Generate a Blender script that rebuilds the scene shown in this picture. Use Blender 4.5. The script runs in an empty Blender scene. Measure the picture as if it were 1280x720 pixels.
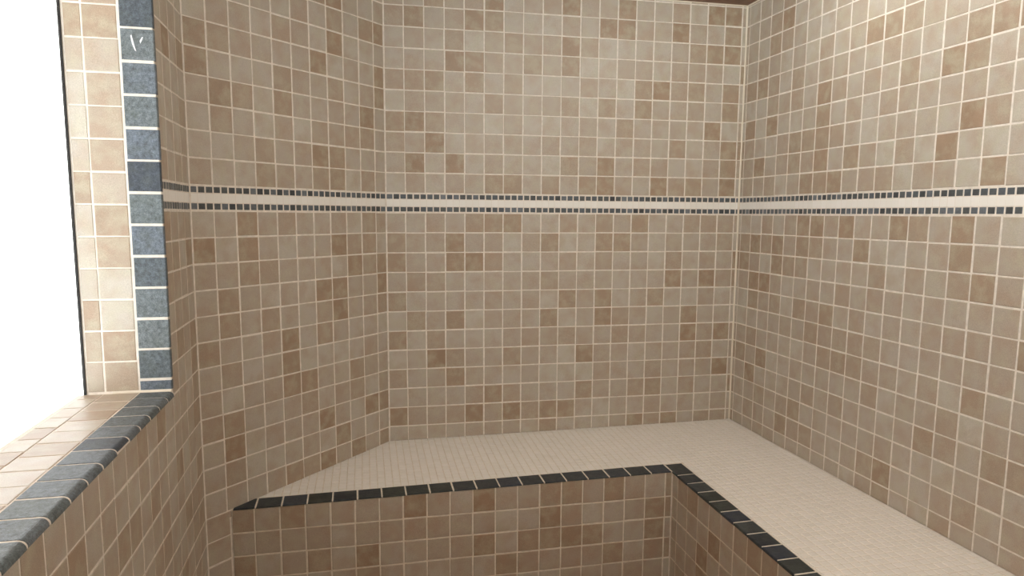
import bpy, bmesh, math, random
from mathutils import Vector, Matrix

scene = bpy.context.scene
col = scene.collection
random.seed(11)

# ------------------------------------------------------------------ measures
# everything is measured in wall-tile pitches (one pitch = T metres); z = 0 is the
# top edge of the dark/white border, the floor lies 17 rows below the border
T = 0.1
HB = 0.972                       # height of the border
Z0 = HB + 17.0
XR, XL = 19.270, 0.047           # right / left end of the back wall
AR, AP, AW = 1.5496, 2.3271, 1.5512   # directions of right, chamfer and window walls
WP = 10.729                      # length of the chamfer wall
R0 = 0.2806                      # cut sliver at the back right corner
CEIL = 10.12
FLOOR = -HB - 17.0
SILL, HEAD = -6.79, 8.4
GD = 2.50                        # glass line behind the wall face
S0, S1 = 4.0, 22.0               # window opening along the window wall
END = -41.0                      # wall behind the camera

def W(p):
    return Vector((p[0]*T, p[1]*T, (p[2]+Z0)*T))
def dirv(a): return Vector((math.cos(a), -math.sin(a), 0))
def nrm(a): return Vector((math.sin(a), math.cos(a), 0))
UP = Vector((0, 0, 1))
CL = Vector((XL, 0, 0)); CR = Vector((XR, 0, 0)); C2 = CL + WP*dirv(AP)

# ------------------------------------------------------------------ camera
FPX, YAW, PITCH, ROLL = 881.33, 0.2057, -0.1235, 0.0062
CAM = Vector((-1.0167, -35.9654, -1.034))
fwd = Vector((math.sin(YAW)*math.cos(PITCH), math.cos(YAW)*math.cos(PITCH), math.sin(PITCH)))
rgt = Vector((math.cos(YAW), -math.sin(YAW), 0)); upv = rgt.cross(fwd)
rgt, upv = (math.cos(ROLL)*rgt + math.sin(ROLL)*upv, -math.sin(ROLL)*rgt + math.cos(ROLL)*upv)
cam_data = bpy.data.cameras.new('camera')
cam = bpy.data.objects.new('camera', cam_data); col.objects.link(cam)
m = Matrix((rgt, upv, -fwd)).transposed().to_4x4(); m.translation = W(CAM)
cam.matrix_world = m
cam_data.sensor_width = 36.0; cam_data.lens = FPX/1280*36.0
cam_data.shift_y = 17.64/1280
cam_data.clip_start = 0.02
scene.camera = cam

# ------------------------------------------------------------------ world, light, exposure
world = bpy.data.worlds.new('world'); scene.world = world
world.use_nodes = True
bg = world.node_tree.nodes['Background']
bg.inputs['Color'].default_value = (1.0, 1.0, 1.0, 1)
bg.inputs['Strength'].default_value = 4.6
for lx, ly, watts in ((10.0, -25.0, 45.0), (14.5, -10.5, 7.0)):      # two ceiling lamps
    lamp = bpy.data.lights.new('ceiling_lamp', 'POINT')
    lamp.shadow_soft_size = 0.08; lamp.energy = watts; lamp.color = (1.0, 1.0, 0.93)
    lamp_o = bpy.data.objects.new('ceiling_lamp', lamp); col.objects.link(lamp_o)
    lamp_o.location = W((lx, ly, 9.2))
vs = scene.view_settings
scene.display_settings.display_device = 'sRGB'
vs.view_transform = 'Standard'; vs.look = 'None'; vs.gamma = 1.0; vs.use_curve_mapping = False
vs.exposure = 0.0

# ------------------------------------------------------------------ materials
def lin(r, g, b):
    f = lambda c: c/12.92 if c <= .04045 else ((c+.055)/1.055)**2.4
    return (f(r/255), f(g/255), f(b/255), 1)
class NT:
    def __init__(s, name):
        s.m = bpy.data.materials.new(name); s.m.use_nodes = True
        s.t = s.m.node_tree; s.b = s.t.nodes['Principled BSDF']
    def n(s, typ, **kw):
        nd = s.t.nodes.new(typ)
        for k, v in kw.items():
            if k in nd.inputs: nd.inputs[k].default_value = v
            else: setattr(nd, k, v)
        return nd
    def l(s, a, b): s.t.links.new(a, b)
    def seed(s):
        """a number per tile, whether it is an object of its own or an island of a joined part"""
        oi = s.n('ShaderNodeObjectInfo'); ge = s.n('ShaderNodeNewGeometry')
        ad = s.n('ShaderNodeMath', operation='ADD'); s.l(oi.outputs['Random'], ad.inputs[0]); s.l(ge.outputs['Random Per Island'], ad.inputs[1])
        fr = s.n('ShaderNodeMath', operation='FRACT'); s.l(ad.outputs[0], fr.inputs[0])
        off = s.n('ShaderNodeVectorMath', operation='SCALE'); off.inputs[0].default_value = (37.0, 61.0, 17.0); s.l(fr.outputs[0], off.inputs['Scale'])
        va = s.n('ShaderNodeVectorMath', operation='ADD'); s.l(ge.outputs['Position'], va.inputs[0]); s.l(off.outputs[0], va.inputs[1])
        return fr.outputs[0], va.outputs[0]
    def ramp(s, fac, stops, interp='LINEAR'):
        r = s.n('ShaderNodeValToRGB'); e = r.color_ramp.elements; r.color_ramp.interpolation = interp
        while len(e) < len(stops): e.new(0.5)
        for el, (p, c) in zip(e, stops): el.position = p; el.color = c
        s.l(fac, r.inputs[0]); return r.outputs[0]
    def noise(s, vec, scale, detail=3, rough=.55):
        nd = s.n('ShaderNodeTexNoise', Scale=scale, Detail=detail, Roughness=rough); s.l(vec, nd.inputs['Vector']); return nd.outputs['Fac']
    def mix(s, fac, a, b, mode='MIX'):
        nd = s.n('ShaderNodeMix', data_type='RGBA', blend_type=mode)
        for v, i in ((fac, 0), (a, 6), (b, 7)):
            if hasattr(v, 'is_linked') or hasattr(v, 'node'): s.l(v, nd.inputs[i])
            else: nd.inputs[i].default_value = v
        return nd.outputs[2]
    def bump(s, h, strength, dist):
        nd = s.n('ShaderNodeBump', Strength=strength, Distance=dist); s.l(h, nd.inputs['Height']); s.l(nd.outputs[0], s.b.inputs['Normal'])

def beige(name, stops, rough=.42, spec=.5):
    k = NT(name); seed, pos = k.seed()
    base = k.ramp(seed, stops)
    n1 = k.noise(pos, 14, 2, .5); n2 = k.noise(pos, 22, 3, .5); n3 = k.noise(pos, 420, 2, .6)
    g = k.ramp(n1, [(.40, (0, 0, 0, 1)), (.66, (1, 1, 1, 1))])
    c = k.mix(g, base, k.mix(.5, base, lin(180, 155, 133)))
    g2 = k.ramp(n2, [(.44, (0, 0, 0, 1)), (.70, (1, 1, 1, 1))])
    c = k.mix(g2, c, k.mix(.5, c, lin(196, 192, 170)))
    c = k.mix(1.0, c, k.ramp(n3, [(.30, (.84, .84, .84, 1)), (.72, (1.12, 1.12, 1.12, 1))]), 'MULTIPLY')
    k.l(c, k.b.inputs['Base Color']); k.b.inputs['Roughness'].default_value = rough
    k.b.inputs['Specular IOR Level'].default_value = spec
    k.bump(k.noise(pos, 160, 3, .6), .25, .0006)
    return k.m
TILE = beige('beige_stoneware', [(0, lin(165, 142, 120)), (.14, lin(175, 157, 137)), (.32, lin(185, 171, 156)), (.54, lin(190, 180, 167)), (.8, lin(196, 188, 177)), (1, lin(202, 196, 184))])
def slate(name, stops, rough, contrast):
    k = NT(name); seed, pos = k.seed()
    base = k.ramp(seed, stops)
    n1 = k.noise(pos, 75, 6, .68); n2 = k.noise(pos, 330, 3, .6); n3 = k.noise(pos, 26, 3, .5)
    c = k.mix(1.0, base, k.ramp(n1, [(.3, (1-contrast,)*3+(1,)), (.72, (1+contrast*1.3,)*3+(1,))]), 'MULTIPLY')
    c = k.mix(1.0, c, k.ramp(n2, [(.3, (1-contrast*.7,)*3+(1,)), (.7, (1+contrast*.7,)*3+(1,))]), 'MULTIPLY')
    g = k.ramp(n3, [(.45, (0, 0, 0, 1)), (.75, (1, 1, 1, 1))])
    c = k.mix(g, c, k.mix(.35, c, lin(92, 100, 92)))
    k.l(c, k.b.inputs['Base Color']); k.b.inputs['Roughness'].default_value = rough
    k.b.inputs['Specular IOR Level'].default_value = .5
    k.bump(n1, .6, .003)
    return k.m
SLATE = slate('blue_grey_slate', [(0, lin(38, 45, 54)), (.3, lin(54, 62, 68)), (.55, lin(48, 55, 54)), (.8, lin(58, 66, 76)), (1, lin(44, 53, 68))], .5, .3)
PALESLATE = slate('weathered_slate', [(0, lin(58, 66, 78)), (.2, lin(92, 102, 109)), (.5, lin(106, 115, 117)), (.75, lin(96, 106, 118)), (1, lin(112, 120, 120))], .55, .5)
def mosaic_dark():
    k = NT('dark_mosaic'); seed, pos = k.seed()
    base = k.ramp(seed, [(0, lin(66, 70, 74)), (.35, lin(94, 99, 100)), (.6, lin(84, 92, 100)), (1, lin(118, 125, 132))])
    c = k.mix(1.0, base, k.ramp(k.noise(pos, 90, 4, .6), [(.3, (.8, .8, .8, 1)), (.7, (1.2, 1.2, 1.2, 1))]), 'MULTIPLY')
    k.l(c, k.b.inputs['Base Color']); k.b.inputs['Roughness'].default_value = .4
    k.bump(k.noise(pos, 200, 3, .6), .3, .0006)
    return k.m
DARKM = mosaic_dark()
def cream():
    k = NT('cream_mosaic'); seed, pos = k.seed()
    c = k.ramp(seed, [(0, lin(245, 243, 237)), (.5, lin(247, 245, 240)), (1, lin(249, 247, 243))])
    k.l(c, k.b.inputs['Base Color']); k.b.inputs['Roughness'].default_value = .45
    k.bump(k.noise(pos, 120, 2, .5), .15, .0005)
    return k.m
CREAM = cream()
def plain(name, c, rough, var=.12, scale=40, spec=.4):
    k = NT(name); ge = k.n('ShaderNodeNewGeometry')
    n = k.noise(ge.outputs['Position'], scale, 4, .6)
    k.l(k.mix(1.0, c, k.ramp(n, [(.3, (1-var,)*3+(1,)), (.7, (1+var,)*3+(1,))]), 'MULTIPLY'), k.b.inputs['Base Color'])
    k.b.inputs['Roughness'].default_value = rough; k.b.inputs['Specular IOR Level'].default_value = spec
    return k.m
GROUT = plain('ivory_grout', lin(235, 228, 218), .8)
BGROUT = plain('bench_grout', lin(234, 227, 214), .85)
CAULK = plain('white_caulk', lin(232, 224, 208), .5, .04)
RUBBER = plain('black_rubber', lin(26, 25, 26), .6)
CEILM = plain('brown_ceiling_plaster', lin(142, 114, 98), .7, .15, 30)
FLOORM = plain('floor_grout', lin(150, 122, 94), .8)
PAINT = plain('white_paint_mark', lin(228, 230, 236), .6, .03)
def glass():
    k = NT('clear_window_glass'); t = k.t
    tr = k.n('ShaderNodeBsdfTransparent'); tr.inputs[0].default_value = (.97, .99, .985, 1)
    gl = k.n('ShaderNodeBsdfGlossy'); gl.inputs['Roughness'].default_value = .02
    lw = k.n('ShaderNodeLayerWeight', Blend=.5); pw = k.n('ShaderNodeMath', operation='POWER'); pw.inputs[1].default_value = 5
    k.l(lw.outputs['Facing'], pw.inputs[0])
    fr = k.n('ShaderNodeMath', operation='MULTIPLY_ADD'); fr.inputs[1].default_value = .45; fr.inputs[2].default_value = .02
    k.l(pw.outputs[0], fr.inputs[0]); mx = k.n('ShaderNodeMixShader')
    k.l(fr.outputs[0], mx.inputs[0]); k.l(tr.outputs[0], mx.inputs[1]); k.l(gl.outputs[0], mx.inputs[2])
    k.l(mx.outputs[0], t.nodes['Material Output'].inputs['Surface'])
    return k.m
GLASS = glass()

# ------------------------------------------------------------------ mesh helpers
def link(name, data, parent=None):
    o = bpy.data.objects.new(name, data); col.objects.link(o)
    if parent:
        o.parent = parent; o.matrix_parent_inverse = parent_inv.get(parent.name, Matrix.Identity(4))
    return o
parent_inv = {}
def structure(o): o['kind'] = 'structure'; return o
def mesh_from(bm, name, mat):
    me = bpy.data.meshes.new(name); bm.normal_update(); bm.to_mesh(me); bm.free(); me.materials.append(mat); return me
def box(bm, M):
    """unit box x,y in [-.5,.5], z in [-1,0] through matrix M"""
    v = [bm.verts.new(M @ Vector((x, y, z))) for z in (-1, 0) for y in (-.5, .5) for x in (-.5, .5)]
    fs = [(0, 2, 3, 1), (4, 5, 7, 6), (0, 1, 5, 4), (2, 6, 7, 3), (0, 4, 6, 2), (1, 3, 7, 5)]
    if M.to_3x3().determinant() < 0: fs = [f[::-1] for f in fs]
    for f in fs: bm.faces.new([v[i] for i in f])
def chamfer(bm, M, bx, by, bz):
    """tile: box with its front edges eased by bx, by (in box units) over depth bz"""
    rings = [(.5, .5, -1), (.5, .5, -bz), (.5-bx*.35, .5-by*.35, -bz*.3), (.5-bx, .5-by, 0)]
    R = []
    for hx, hy, z in rings:
        R.append([bm.verts.new(M @ Vector(p)) for p in ((-hx, -hy, z), (hx, -hy, z), (hx, hy, z), (-hx, hy, z))])
    flip = M.to_3x3().determinant() < 0
    def F(vs): bm.faces.new(vs[::-1] if flip else vs)
    F(R[0][::-1]); F(R[-1])
    for a, b in zip(R, R[1:]):
        for i in range(4): F([a[i], a[(i+1) % 4], b[(i+1) % 4], b[i]])
TH = 0.08        # tile thickness (pitches)
def tile_mesh(name, mat, b=.03, bz=.25):
    bm = bmesh.new(); chamfer(bm, Matrix.Identity(4), b, b, bz); return mesh_from(bm, name, mat)
ME_TILE = tile_mesh('wall_tile', TILE)
ME_SLATE = tile_mesh('slate_tile', SLATE, .05, .5)
ME_DARK = tile_mesh('mosaic_tile', DARKM, .10, .4)
ME_ROW = tile_mesh('cream_mosaic_tile', CREAM, .02, .15)
ME_CREAM = tile_mesh('cream_mosaic_tile', CREAM, .08, .4)

def nose_mesh(name, mat, axis, r, rz):
    """tile whose front edge on the low side of the axis is a bullnose"""
    prof = [(.5, -1), (-.5, -1), (-.5, -rz)]
    for k in range(1, 7):
        a = k/6*math.pi/2; prof.append((-.5 + r*(1-math.cos(a)), -rz*(1-math.sin(a))))
    prof += [(.5-.03, 0), (.5, -.2)]
    bm = bmesh.new()
    rows_ = []
    for e in (-.5, .5):
        rows_.append([bm.verts.new((e, p, z) if axis == 1 else (p, e, z)) for p, z in prof])
    n = len(prof)
    for i in range(n): bm.faces.new([rows_[0][i], rows_[0][(i+1) % n], rows_[1][(i+1) % n], rows_[1][i]])
    bm.faces.new(rows_[0][::-1]); bm.faces.new(rows_[1]); bmesh.ops.recalc_face_normals(bm, faces=bm.faces)
    return mesh_from(bm, name, mat)
ME_NOSE = nose_mesh('slate_tile', PALESLATE, 0, .06, .6)
ME_NOSE2 = nose_mesh('slate_tile', PALESLATE, 1, .15, .9)

class Plane:
    """a tiled plane: origin (pitches), axis u along it, axis v across it, n towards the viewer"""
    def __init__(s, o, u, v, n): s.o, s.u, s.v, s.n = o, u.normalized(), v.normalized(), n.normalized()
    def at(s, a, b, c=0): return s.o + s.u*a + s.v*b + s.n*c
    def mat(s, a0, a1, b0, b1, th, off=0, tilt=0.0):
        u, v, n = s.u, s.v, s.n
        if tilt:
            n = (n + u*random.uniform(-tilt, tilt) + v*random.uniform(-tilt, tilt)).normalized()
            u = (u - n*u.dot(n)).normalized(); v = (v - n*v.dot(n)).normalized()
        if u.cross(v).dot(n) < 0: u = -u
        c = W(s.at((a0+a1)/2, (b0+b1)/2, off))
        M = Matrix((u*((a1-a0)*T), v*((b1-b0)*T), n*(th*T))).transposed().to_4x4(); M.translation = c
        return M
    def area(s, a0, a1, b0, b1):
        P = []
        for a, b in ((a0, b0), (a1, b0), (a1, b1), (a0, b1)):
            d = s.at(a, b) - CAM; z = d.dot(fwd)
            if z < 1: return 0
            P.append((640 + FPX*d.dot(rgt)/z, 377.64 - FPX*d.dot(upv)/z))
        if all(p[0] < 0 for p in P) or all(p[0] > 1280 for p in P) or all(p[1] < 0 for p in P) or all(p[1] > 720 for p in P): return 0
        if (CAM - s.at(a0, b0)).dot(s.n) < 0: return 0
        return abs(sum(P[i][0]*P[(i+1) % 4][1] - P[(i+1) % 4][0]*P[i][1] for i in range(4)))/2

GAP = 0.060
def lay(parent, plane, cells, mesh, name, rest_name, gap=GAP, th=TH, jit=.010, tilt=.0035, limit=300, off=0.0, min_area=0.5, gap_b=None):
    """cells: (a0,a1,b0,b1) joint to joint. The largest in the photograph become objects, the rest one joined part"""
    cells = sorted(cells, key=lambda c: -plane.area(*c))
    single = [c for c in cells[:limit] if plane.area(*c) > min_area]
    rest = cells[len(single):]
    def place(c):
        a0, a1, b0, b1 = c
        g = gap*random.uniform(.8, 1.15)/2; g2 = (gap*random.uniform(.62, 1.1) if gap_b is None else gap_b*random.uniform(.9, 1.1))/2
        ja = random.uniform(-jit, jit); jb = random.uniform(-jit, jit)
        if a1-a0 < .4*plane_pitch: ja = 0
        if b1-b0 < .4*plane_pitch: jb = 0
        w = random.uniform(-.004, .004)*(1 if th > .05 else .5)
        return plane.mat(a0+g+ja, a1-g+ja, b0+g2+jb, b1-g2+jb, th, off+w, tilt)
    plane_pitch = 1.0
    for c in single:
        o = link(name, mesh, parent); o.matrix_basis = place(c)
    if rest:
        bm = bmesh.new()
        src = bmesh.new(); src.from_mesh(mesh); vs = [v.co.copy() for v in src.verts]; fs = [[v.index for v in f.verts] for f in src.faces]; src.free()
        for c in rest:
            M = place(c); vv = [bm.verts.new(M @ p) for p in vs]
            for f in fs: bm.faces.new([vv[i] for i in f])
        o = link(rest_name, mesh_from(bm, rest_name, mesh.materials[0]), parent); o['kind'] = 'stuff'
    return len(single), len(rest)

def slab(name, plane, pieces, depth, mat, front, parent=None, tag=True):
    bm = bmesh.new()
    for a0, a1, b0, b1 in pieces: box(bm, plane.mat(a0, a1, b0, b1, depth, front))
    o = link(name, mesh_from(bm, name, mat), parent)
    return structure(o) if tag else o

# ------------------------------------------------------------------ walls
BACK = Plane(Vector((0, 0, 0)), Vector((1, 0, 0)), UP, Vector((0, -1, 0)))
RIGHT = Plane(CR, dirv(AR), UP, -nrm(AR))
CHAM = Plane(C2, -dirv(AP), UP, nrm(AP))
WIN = Plane(C2, dirv(AW), UP, nrm(AW))
REC = -0.014      # grout face behind the tile face

def bench_z(x, y):      # top of the bench
    zb = -12.73 + .00807*(x-.08) + .0212*y
    zr = -12.575 + .0247*(x-XR) + .0053*y
    return min(zb, zr) if x > 13 and y > -6.2 else (zb if y > -6.6 and x < 13.4 else zr)

def rows(bottom):
    r = [(k, min(k+1, CEIL)) for k in range(0, 11) if k < CEIL-.02]
    k = 0
    while -HB-k > bottom+.02:
        r.append((max(-HB-k-1, bottom), -HB-k)); k += 1
    return r
RL = 29.0       # tiled length of right and window walls (pitches)

wall_back = slab('wall_back', BACK, [(XL-1.5, XR+1.5, FLOOR-.5, CEIL+.5)], 1.2, GROUT, REC)
wall_right = slab('wall_right', RIGHT, [(-1.2, -END+1, FLOOR-.5, CEIL+.5)], 1.2, GROUT, REC)
wall_cham = slab('wall_chamfer', CHAM, [(-.8, WP+.8, FLOOR-.5, CEIL+.5)], 1.2, GROUT, REC)
LW = -END + C2.y + 1
wall_left = slab('wall_left', WIN, [(-.3, S0-.02, FLOOR-.5, CEIL+.5), (S0-.1, S1+.1, FLOOR-.5, SILL-.13), (S0-.1, S1+.1, HEAD, CEIL+.5), (S1, LW, FLOOR-.5, CEIL+.5)], GD+.02, GROUT, REC)

def wall_cells(cols, bottom_of):
    out = []
    for a0, a1 in cols:
        for b0, b1 in rows(bottom_of(a0, a1)): out.append((a0, a1, b0, b1))
    return out
cols_back = [(XL, 1.02)] + [(k, k+1) for k in range(1, 19)] + [(19, XR-.02)]
cells = wall_cells(cols_back, lambda a0, a1: min(bench_z(a0, -.05), bench_z(a1, -.05))-.03)
lay(wall_back, BACK, cells, ME_TILE, 'wall_tile', 'remaining_wall_tiles')
def zr_wall(a): return -12.575 - .0053*a
cols_right = [(.03, R0)] + [(k+R0, k+1+R0) for k in range(0, 34)]
cells = wall_cells(cols_right, lambda a0, a1: min(zr_wall(a0), zr_wall(a1))-.03 if a1 < 29 else FLOOR)
lay(wall_right, RIGHT, cells, ME_TILE, 'wall_tile', 'remaining_wall_tiles')
cols_cham = [(.0, 1)] + [(k, k+1) for k in range(1, 10)] + [(10, WP-.01)]
def cham_bottom(a0, a1):
    if a1 <= 1.01: return FLOOR
    p, q = CHAM.at(a0, 0), CHAM.at(a1, 0)
    return min(bench_z(p.x, p.y), bench_z(q.x, q.y))-.03
cells = [(a0, 1.125, b0, b1) if a0 < .5 and b0 < -HB-12.5 else (a0, a1, b0, b1) for a0, a1, b0, b1 in wall_cells(cols_cham, cham_bottom)]
lay(wall_cham, CHAM, cells, ME_TILE, 'wall_tile', 'remaining_wall_tiles')
cells = wall_cells([(k, k+1) for k in range(0, 3)] + [(3, S0-.10)], lambda a0, a1: FLOOR)
for k in range(4, int(S1)):
    cells += [(k-(.1 if k == 4 else 0), k+1, b0, b1) for b0, b1 in rows(FLOOR) if b1 < -HB-5.9]
lay(wall_left, WIN, cells, ME_TILE, 'wall_tile', 'remaining_wall_tiles')

# the dark and cream mosaic border, one run per wall
def border(n, plane, a0, a1, phase, wall_label):
    t = slab('trim_%d' % n, plane, [(a0, a1, -HB+.01, -.01)], .05, GROUT, REC+.003)
    r = HB/3
    cuts = [a0] + [phase + k/3 for k in range(-3, 140) if a0+.06 < phase + k/3 < a1-.06] + [a1]
    cc = list(zip(cuts, cuts[1:]))
    dark = [(x0, x1, b, b+.285) for x0, x1 in cc for b in (-.03-.285, -HB+.03)]
    lay(t, plane, dark, ME_DARK, 'mosaic_tile', 'remaining_mosaic_tiles', gap=.052, th=.06, jit=.004, tilt=.006)
    lay(t, plane, [(x0, x1, -HB+.315, -.315) for x0, x1 in cc], ME_ROW, 'cream_mosaic_tile', 'cream_mosaic_row', gap=.007, th=.06, jit=0, tilt=.003, limit=0, off=-.006)
border(1, BACK, XL, XR-.02, XL+.02, '')
border(2, RIGHT, .02, 34, .02, '')
border(3, CHAM, .01, WP-.01, .0, '')
border(4, WIN, .01, S0-.10, .0, '')

FRONT = Plane(Vector((C2.x, END, 0)), Vector((1, 0, 0)), UP, Vector((0, 1, 0)))
FWID = XR + 1.0 - C2.x
wall_front = slab('wall_front', FRONT, [(-.6, FWID+.6, FLOOR-.5, CEIL+.5)], 1.2, TILE, 0)

# outline of an unseen slab added outside the window to dim the sill
OUT = [(C2.x-2.6, .5), (C2.x-2.6, END-1), (C2.x-45, END-1), (C2.x-45, .5)]

# caulk beads in the corners
def bead(name, p, q, ta, tb, r, mat, parent):
    """concave bead in a corner; ta, tb run along the two surfaces away from the corner"""
    bm = bmesh.new(); R = []
    for e in (p, q):
        ring = [e - (ta+tb)*.05]
        for k in range(5):
            t = k/4; ring.append(e + ta*r*(1-t)**2 + tb*r*t*t)
        R.append([bm.verts.new(W(x)) for x in ring])
    n = len(R[0])
    for i in range(n): bm.faces.new([R[0][i], R[0][(i+1) % n], R[1][(i+1) % n], R[1][i]])
    bm.faces.new(R[0][::-1]); bm.faces.new(R[1]); bmesh.ops.recalc_face_normals(bm, faces=bm.faces)
    return link(name, mesh_from(bm, name, mat), parent)
zt = Vector((0, 0, 1))
bead('caulk_bead', CR+zt*(-12.62), CR+zt*CEIL, BACK.n, RIGHT.n, .075, CAULK, wall_right)
bead('caulk_bead', CL+zt*(-12.75), CL+zt*CEIL, Vector((1, 0, 0)), dirv(AP), .045, GROUT, wall_cham)
bead('caulk_bead', C2+zt*FLOOR, C2+zt*CEIL, -dirv(AP), dirv(AW), .055, GROUT, wall_left)

# ceiling and floor
def poly_slab(name, pts, z0, z1, mat):
    bm = bmesh.new()
    lo = [bm.verts.new(W((x, y, z0))) for x, y in pts]; hi = [bm.verts.new(W((x, y, z1))) for x, y in pts]
    n = len(pts)
    for i in range(n): bm.faces.new([lo[i], lo[(i+1) % n], hi[(i+1) % n], hi[i]])
    bm.faces.new(lo[::-1]); bm.faces.new(hi); bmesh.ops.recalc_face_normals(bm, faces=bm.faces)
    return structure(link(name, mesh_from(bm, name, mat)))
outline = [(XL-.2, .3), (XR+.3, .3), (XR+1.2, END-1), (C2.x-.6, END-1), (C2.x-.3, C2.y+.2)]
ceiling = poly_slab('ceiling', outline, CEIL, CEIL+1, CEILM)
floor = poly_slab('floor', outline, FLOOR-1, FLOOR, FLOORM)
sill_sky_blocker = poly_slab('ceiling', OUT, HEAD+.6, HEAD+1.6, CEILM)  # added slab, out of view: blocks upper sky light from the sill
bead('caulk_bead', Vector((XL, 0, CEIL)), Vector((XR, 0, CEIL)), BACK.n, -UP, .06, CAULK, ceiling)
bead('caulk_bead', CR+zt*CEIL, RIGHT.at(30, CEIL), RIGHT.n, -UP, .06, CAULK, ceiling)

# ------------------------------------------------------------------ window with tiled sill and jamb
win_plane_jamb = Plane(C2 + dirv(AW)*S0, -nrm(AW), UP, dirv(AW))      # u = depth of the reveal
SILLP = Plane(C2 + UP*SILL, dirv(AW), -nrm(AW), UP)                    # u = along, v = depth
window = structure(link('window_1', None))
window.location = W(C2 + dirv(AW)*((S0+S1)/2) - nrm(AW)*GD + UP*SILL)
parent_inv['window_1'] = Matrix.Translation(window.location).inverted()
# grout beds
slab('jamb_bed', win_plane_jamb, [(0.03, GD, SILL-.1, HEAD)], .10, GROUT, REC, window, False)
slab('sill_bed', SILLP, [(S0-.05, S1, .11, GD+.25)], .13, GROUT, REC, window, False)
o = link('sill_bed', nose_mesh('sill_bed', GROUT, 1, .15, .9), window); o.matrix_basis = SILLP.mat(S0-.05, S1, -.052, .97, .15, -.018)
cells = []
def vcuts(first, step, lo, hi):
    c = [z for z in (first - step*k for k in range(-12, 12)) if lo+.05 < z < hi-.05]
    return [lo] + sorted(c) + [hi]
def pairs(c): return list(zip(c, c[1:]))
for b0, b1 in pairs(vcuts(.558, .992, SILL+.03, HEAD)): cells.append((-.03, .97, b0, b1))
lay(window, win_plane_jamb, cells, ME_NOSE, 'slate_tile', 'remaining_slate_tiles', th=.15, gap=.03, gap_b=.085)
cells = []
for b0, b1 in pairs(vcuts(.196, .992, SILL+.04, HEAD)): cells += [(.97, 1.97, b0, b1), (1.97, 2.48, b0, b1)]
lay(window, win_plane_jamb, cells, ME_TILE, 'jamb_tile', 'remaining_jamb_tiles', gap=.05)
scuts = lambda ph: [S0+.03] + [ph+k for k in range(0, 20) if S0+.1 < ph+k < S1-.1] + [S1]
cells = [(a0, a1, -.07, .98) for a0, a1 in pairs(scuts(4.82))]
lay(window, SILLP, cells, ME_NOSE2, 'slate_tile', 'remaining_slate_tiles', th=.17, gap=.09, gap_b=.02)
cells = [(a0, a1, .98, 2.03) for a0, a1 in pairs(scuts(4.05))] + [(a0, a1, 2.03, GD+.12) for a0, a1 in pairs(scuts(4.62))]
lay(window, SILLP, cells, ME_TILE, 'sill_tile', 'remaining_sill_tiles', gap=.035, gap_b=.02)
bead('caulk_bead', win_plane_jamb.at(0.02, SILL), win_plane_jamb.at(1.75, SILL), win_plane_jamb.n, UP, .075, CAULK, window)
# glass and its seals
GP = Plane(C2 - nrm(AW)*GD, dirv(AW), UP, nrm(AW))
slab('glass_pane', GP, [(S0+.01, S1, SILL-.02, HEAD)], .07, GLASS, -.03, window, False)
slab('rubber_seal', GP, [(S0-.03, S0+.04, SILL, HEAD)], .07, RUBBER, -.015, window, False)
# white paint scuff on the second slate tile of the jamb
bm = bmesh.new()
for pts in ([(.64, 4.29), (.60, 4.32), (.56, 4.12), (.49, 3.83), (.54, 3.87), (.60, 4.05)], [(.37, 4.07), (.385, 4.15), (.31, 4.27), (.28, 4.26), (.32, 4.15)]):
    lo = [bm.verts.new(W(win_plane_jamb.at(a, b, -.005))) for a, b in pts]; hi = [bm.verts.new(W(win_plane_jamb.at(a, b, .008))) for a, b in pts]
    for i in range(len(pts)): j = (i+1) % len(pts); bm.faces.new([lo[i], lo[j], hi[j], hi[i]])
    bm.faces.new(hi); bm.faces.new(lo[::-1])
bmesh.ops.recalc_face_normals(bm, faces=bm.faces)
o = link('paint_scuff', mesh_from(bm, 'paint_scuff', PAINT), window); o['label'] = 'white scratch on a slate tile'

# ------------------------------------------------------------------ the L-shaped bench
bench = link('tiled_bench', None)
bench.location = W((13.0, -6.5, FLOOR)); parent_inv['tiled_bench'] = Matrix.Translation(bench.location).inverted()
bench['label'] = 'L-shaped built-in beige tiled bench with cream mosaic seat and dark slate edge'
bench['category'] = 'bench'
FL, FR = Vector((-6.52, -6.98, 0)), Vector((12.74, -6.72, 0))     # back bench face
RE = Vector((12.72, -30.0, 0))                                      # right bench face end
fd = (FR-FL).normalized(); FACE = Plane(FL, fd, UP, Vector((fd.y, -fd.x, 0)))
rd = (RE-FR).normalized(); RFACE = Plane(FR, rd, UP, Vector((rd.y, -rd.x, 0)))
if RFACE.n.x > 0: RFACE.n = -RFACE.n
def zb(x, y): return -12.73 + .00807*(x-.08) + .0212*y
def zr(x, y): return -12.575 + .0247*(x-XR) + .0053*y
# body: back part and right part, each a closed prism
bm = bmesh.new()
def prism(pts, zf, dz):
    lo = [bm.verts.new(W((x, y, FLOOR))) for x, y in pts]; hi = [bm.verts.new(W((x, y, zf(x, y)+dz))) for x, y in pts]
    n = len(pts)
    for i in range(n): bm.faces.new([lo[i], lo[(i+1) % n], hi[(i+1) % n], hi[i]])
    bm.faces.new(lo[::-1]); bm.faces.new(hi)
inF = FACE.n*REC; inR = RFACE.n*REC
IN = (FR.x-inF.x+.0, FR.y)
eps = .02
pP = CHAM.at(1.0, 0)
prism([(XL, -eps), (XR, -eps), (FR.x+.02, FR.y+.02), (FL.x+.02, FL.y+.02)], zb, -.02)
prism([(XR-eps, -eps), (XR+.6, RE.y), (RE.x+.02, RE.y), (FR.x+.02, FR.y+.02)], zr, -.02)
bmesh.ops.recalc_face_normals(bm, faces=bm.faces)
link('bench_body', mesh_from(bm, 'bench_body', BGROUT), bench)
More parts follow.
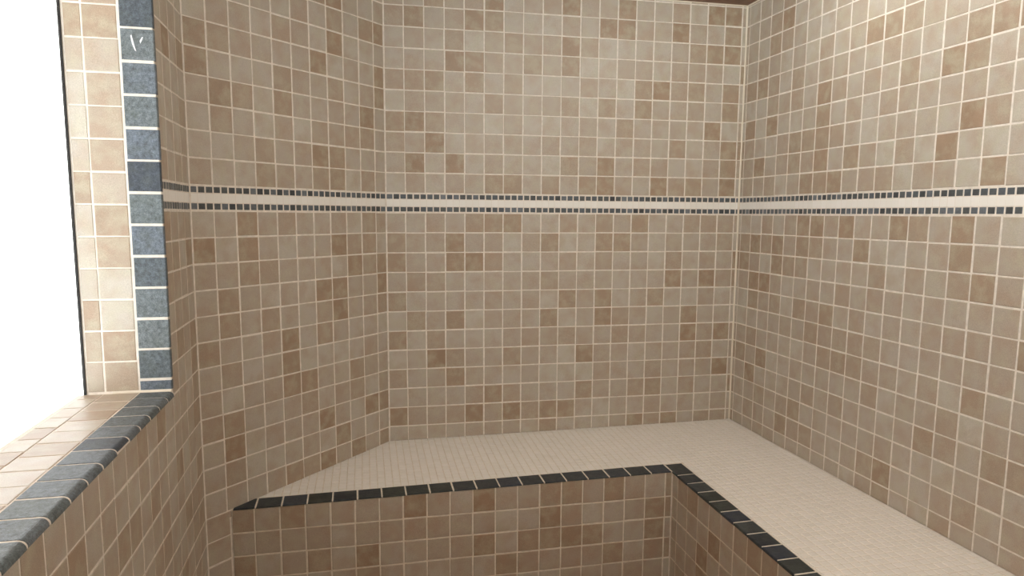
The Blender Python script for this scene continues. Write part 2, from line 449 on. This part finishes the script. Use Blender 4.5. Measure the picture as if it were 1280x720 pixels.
# faces
top_f = lambda x, y: zb(x, y)-.06
LF = (FR-FL).length
edges = [0.0] + [.88 + 1.0022*k for k in range(0, 19)] + [LF-.02]
cells = []
for a0, a1 in pairs(edges):
    p = FACE.at((a0+a1)/2, 0); tp = zb(p.x, p.y)-.045
    cells.append((a0, a1, -HB-13, tp))
    cells += [(a0, a1, -HB-k-1, -HB-k) for k in range(13, 17)]
lay(bench, FACE, cells, ME_TILE, 'face_tile', 'remaining_face_tiles')
edges = [.02] + [.56+k for k in range(0, 23)]
cells = []
for a0, a1 in pairs(edges):
    p = RFACE.at((a0+a1)/2, 0); tp = zr(p.x, p.y)-.10
    cells.append((a0, a1, -HB-13, tp))
    cells += [(a0, a1, -HB-k-1, -HB-k) for k in range(13, 17)]
lay(bench, RFACE, cells, ME_TILE, 'face_tile', 'remaining_face_tiles')
bead('caulk_bead', FR+UP*(-12.9), FR+UP*FLOOR, -fd, rd, .04, GROUT, bench)
# slate edge: back run along the face, right run along its face
nb = Vector((-.00807, -.0212, 1)).normalized(); nr = Vector((-.0247, -.0053, 1)).normalized()
OV = .045                                        # overhang of the slate edge
TF = Plane(Vector((FL.x, FL.y, zb(FL.x, FL.y))), Vector((fd.x, fd.y, .00807*fd.x+.0212*fd.y)), Vector((-fd.y, fd.x, .0212)), nb)
TR = Plane(Vector((FR.x, FR.y, zr(FR.x, FR.y))), Vector((rd.x, rd.y, .0247*rd.x+.0053*rd.y)), Vector((1, 0, .0247)), nr)
X0 = FL.x
cuts = [-.55+.6] + [(-5.585+1.0155*k) - X0 for k in range(0, 19)]
cells = [(a0, a1, -OV, .93) for a0, a1 in pairs(cuts)]
lay(bench, TF, cells, ME_SLATE, 'edge_tile', 'remaining_edge_tiles', gap=.06, th=.055, jit=.006)
lastx = cuts[-1]
cells = [(-.52-.0+.0, .52, -OV, .84)]
ry = FR.y
cuts = [(-(-7.24-k) + ry) for k in range(0, 22)]
cells = [(-.90, cuts[0], -OV, .84)] + [(a0, a1, -OV, .84) for a0, a1 in pairs(cuts)]
lay(bench, TR, cells, ME_SLATE, 'edge_tile', 'remaining_edge_tiles', gap=.05, th=.10, jit=.006)
# cream mosaic seat, laid in rows parallel to the walls and cut where it meets wall, edge and valley
def clip(poly, hp):
    out = []
    for (ax, ay), (bx, by) in zip(poly, poly[1:]+poly[:1]):
        da, db = hp[0]*ax+hp[1]*ay-hp[2], hp[0]*bx+hp[1]*by-hp[2]
        if da >= 0: out.append((ax, ay))
        if da*db < 0: t = da/(da-db); out.append((ax+t*(bx-ax), ay+t*(by-ay)))
    return out
def half(p, q, keep):      # half plane through p, q holding the point keep
    n = (-(q[1]-p[1]), q[0]-p[0]); c = n[0]*p[0]+n[1]*p[1]
    return (n[0], n[1], c) if n[0]*keep[0]+n[1]*keep[1] > c else (-n[0], -n[1], -c)
tb0 = TF.at(0, .95); tb1 = TF.at(20, .95)
tr0 = TR.at(-1, .86); tr1 = TR.at(20, .86)
# valley from the outer corner to the inner corner of the seat
def isect(a, b, c, d):
    den = (a.x-b.x)*(c.y-d.y)-(a.y-b.y)*(c.x-d.x)
    k1, k2 = a.x*b.y-a.y*b.x, c.x*d.y-c.y*d.x
    return ((k1*(c.x-d.x)-(a.x-b.x)*k2)/den, (k1*(c.y-d.y)-(a.y-b.y)*k2)/den)
inner = isect(tb0, tb1, tr0, tr1)
kb = (4.0, -3.0); kr = (16.5, -12.0)
hb = [half((XL, -.02), (XR, -.02), kb), half((tb0.x, tb0.y), (tb1.x, tb1.y), kb), half((CL.x+.02, CL.y), (C2.x+.02, C2.y), kb)]
hr = [half((CR.x-.02, CR.y), (RIGHT.at(30, 0).x-.02, RIGHT.at(30, 0).y), kr), half((tr0.x, tr0.y), (tr1.x, tr1.y), kr), half((0, -.02), (30, -.02), kr), half((0, RE.y), (30, RE.y), kr)]
SB = Plane(Vector((0, 0, zb(0, 0))), Vector((1, 0, .00807)), Vector((0, 1, .0212)), nb)
SR = Plane(Vector((0, 0, zr(0, 0))), Vector((1, 0, .0247)), Vector((0, 1, .0053)), nr)
g = .016
def seat(plane, hps, half_c, zf, x0, x1, y0, y1, whole, cut):
    i0, i1 = int(x0*3)-1, int(x1*3)+1; j0, j1 = int(y0*3)-1, int(y1*3)+1
    for i in range(i0, i1):
        for j in range(j0, j1):
            if half_c[0]*(i+.5)/3 + half_c[1]*(j+.5)/3 < half_c[2]: continue
            q = [(i/3+g, j/3+g), ((i+1)/3-g, j/3+g), ((i+1)/3-g, (j+1)/3-g), (i/3+g, (j+1)/3-g)]
            p = q
            for hp in hps:
                p = clip(p, hp)
                if len(p) < 3: break
            if len(p) < 3: continue
            ar = abs(sum(a[0]*b[1]-b[0]*a[1] for a, b in zip(p, p[1:]+p[:1])))/2
            if ar < .004: continue
            if len(p) == 4 and abs(ar-(1/3-2*g)**2) < 1e-6: whole.append((plane, (i/3+g, (i+1)/3-g, j/3+g, (j+1)/3-g)))
            else: cut.append((zf, p))
whole, cut = [], []
seat(SB, hb, half((XR, 0), inner, kb), zb, -6.6, XR, -6.6, 0, whole, cut)
seat(SR, hr, half((XR, 0), inner, kr), zr, 13, XR+1, RE.y, 0, whole, cut)
whole.sort(key=lambda c: -c[0].area(*c[1]))
MT = .05
for pl, c in whole[:300]:
    o = link('seat_mosaic_tile', ME_CREAM, bench); o.matrix_basis = pl.mat(*c, MT, random.uniform(-.003, .002), .004)
bm = bmesh.new()
for pl, c in whole[300:]: chamfer(bm, pl.mat(*c, MT, random.uniform(-.003, .002), .004), .08, .08, .4)
for zf, p in cut:
    lo = [bm.verts.new(W((x, y, zf(x, y)-MT))) for x, y in p]; hi = [bm.verts.new(W((x, y, zf(x, y)-.001))) for x, y in p]
    n = len(p); a2 = sum(a[0]*b[1]-b[0]*a[1] for a, b in zip(p, p[1:]+p[:1]))
    fl = (lambda f: f) if a2 > 0 else (lambda f: f[::-1])
    for i in range(n): k = (i+1) % n; bm.faces.new(fl([lo[i], lo[k], hi[k], hi[i]]))
    bm.faces.new(fl(hi))
o = link('seat_mosaic', mesh_from(bm, 'seat_mosaic', CREAM), bench); o['kind'] = 'stuff'

bpy.context.view_layer.update()
print('objects', len(bpy.data.objects))
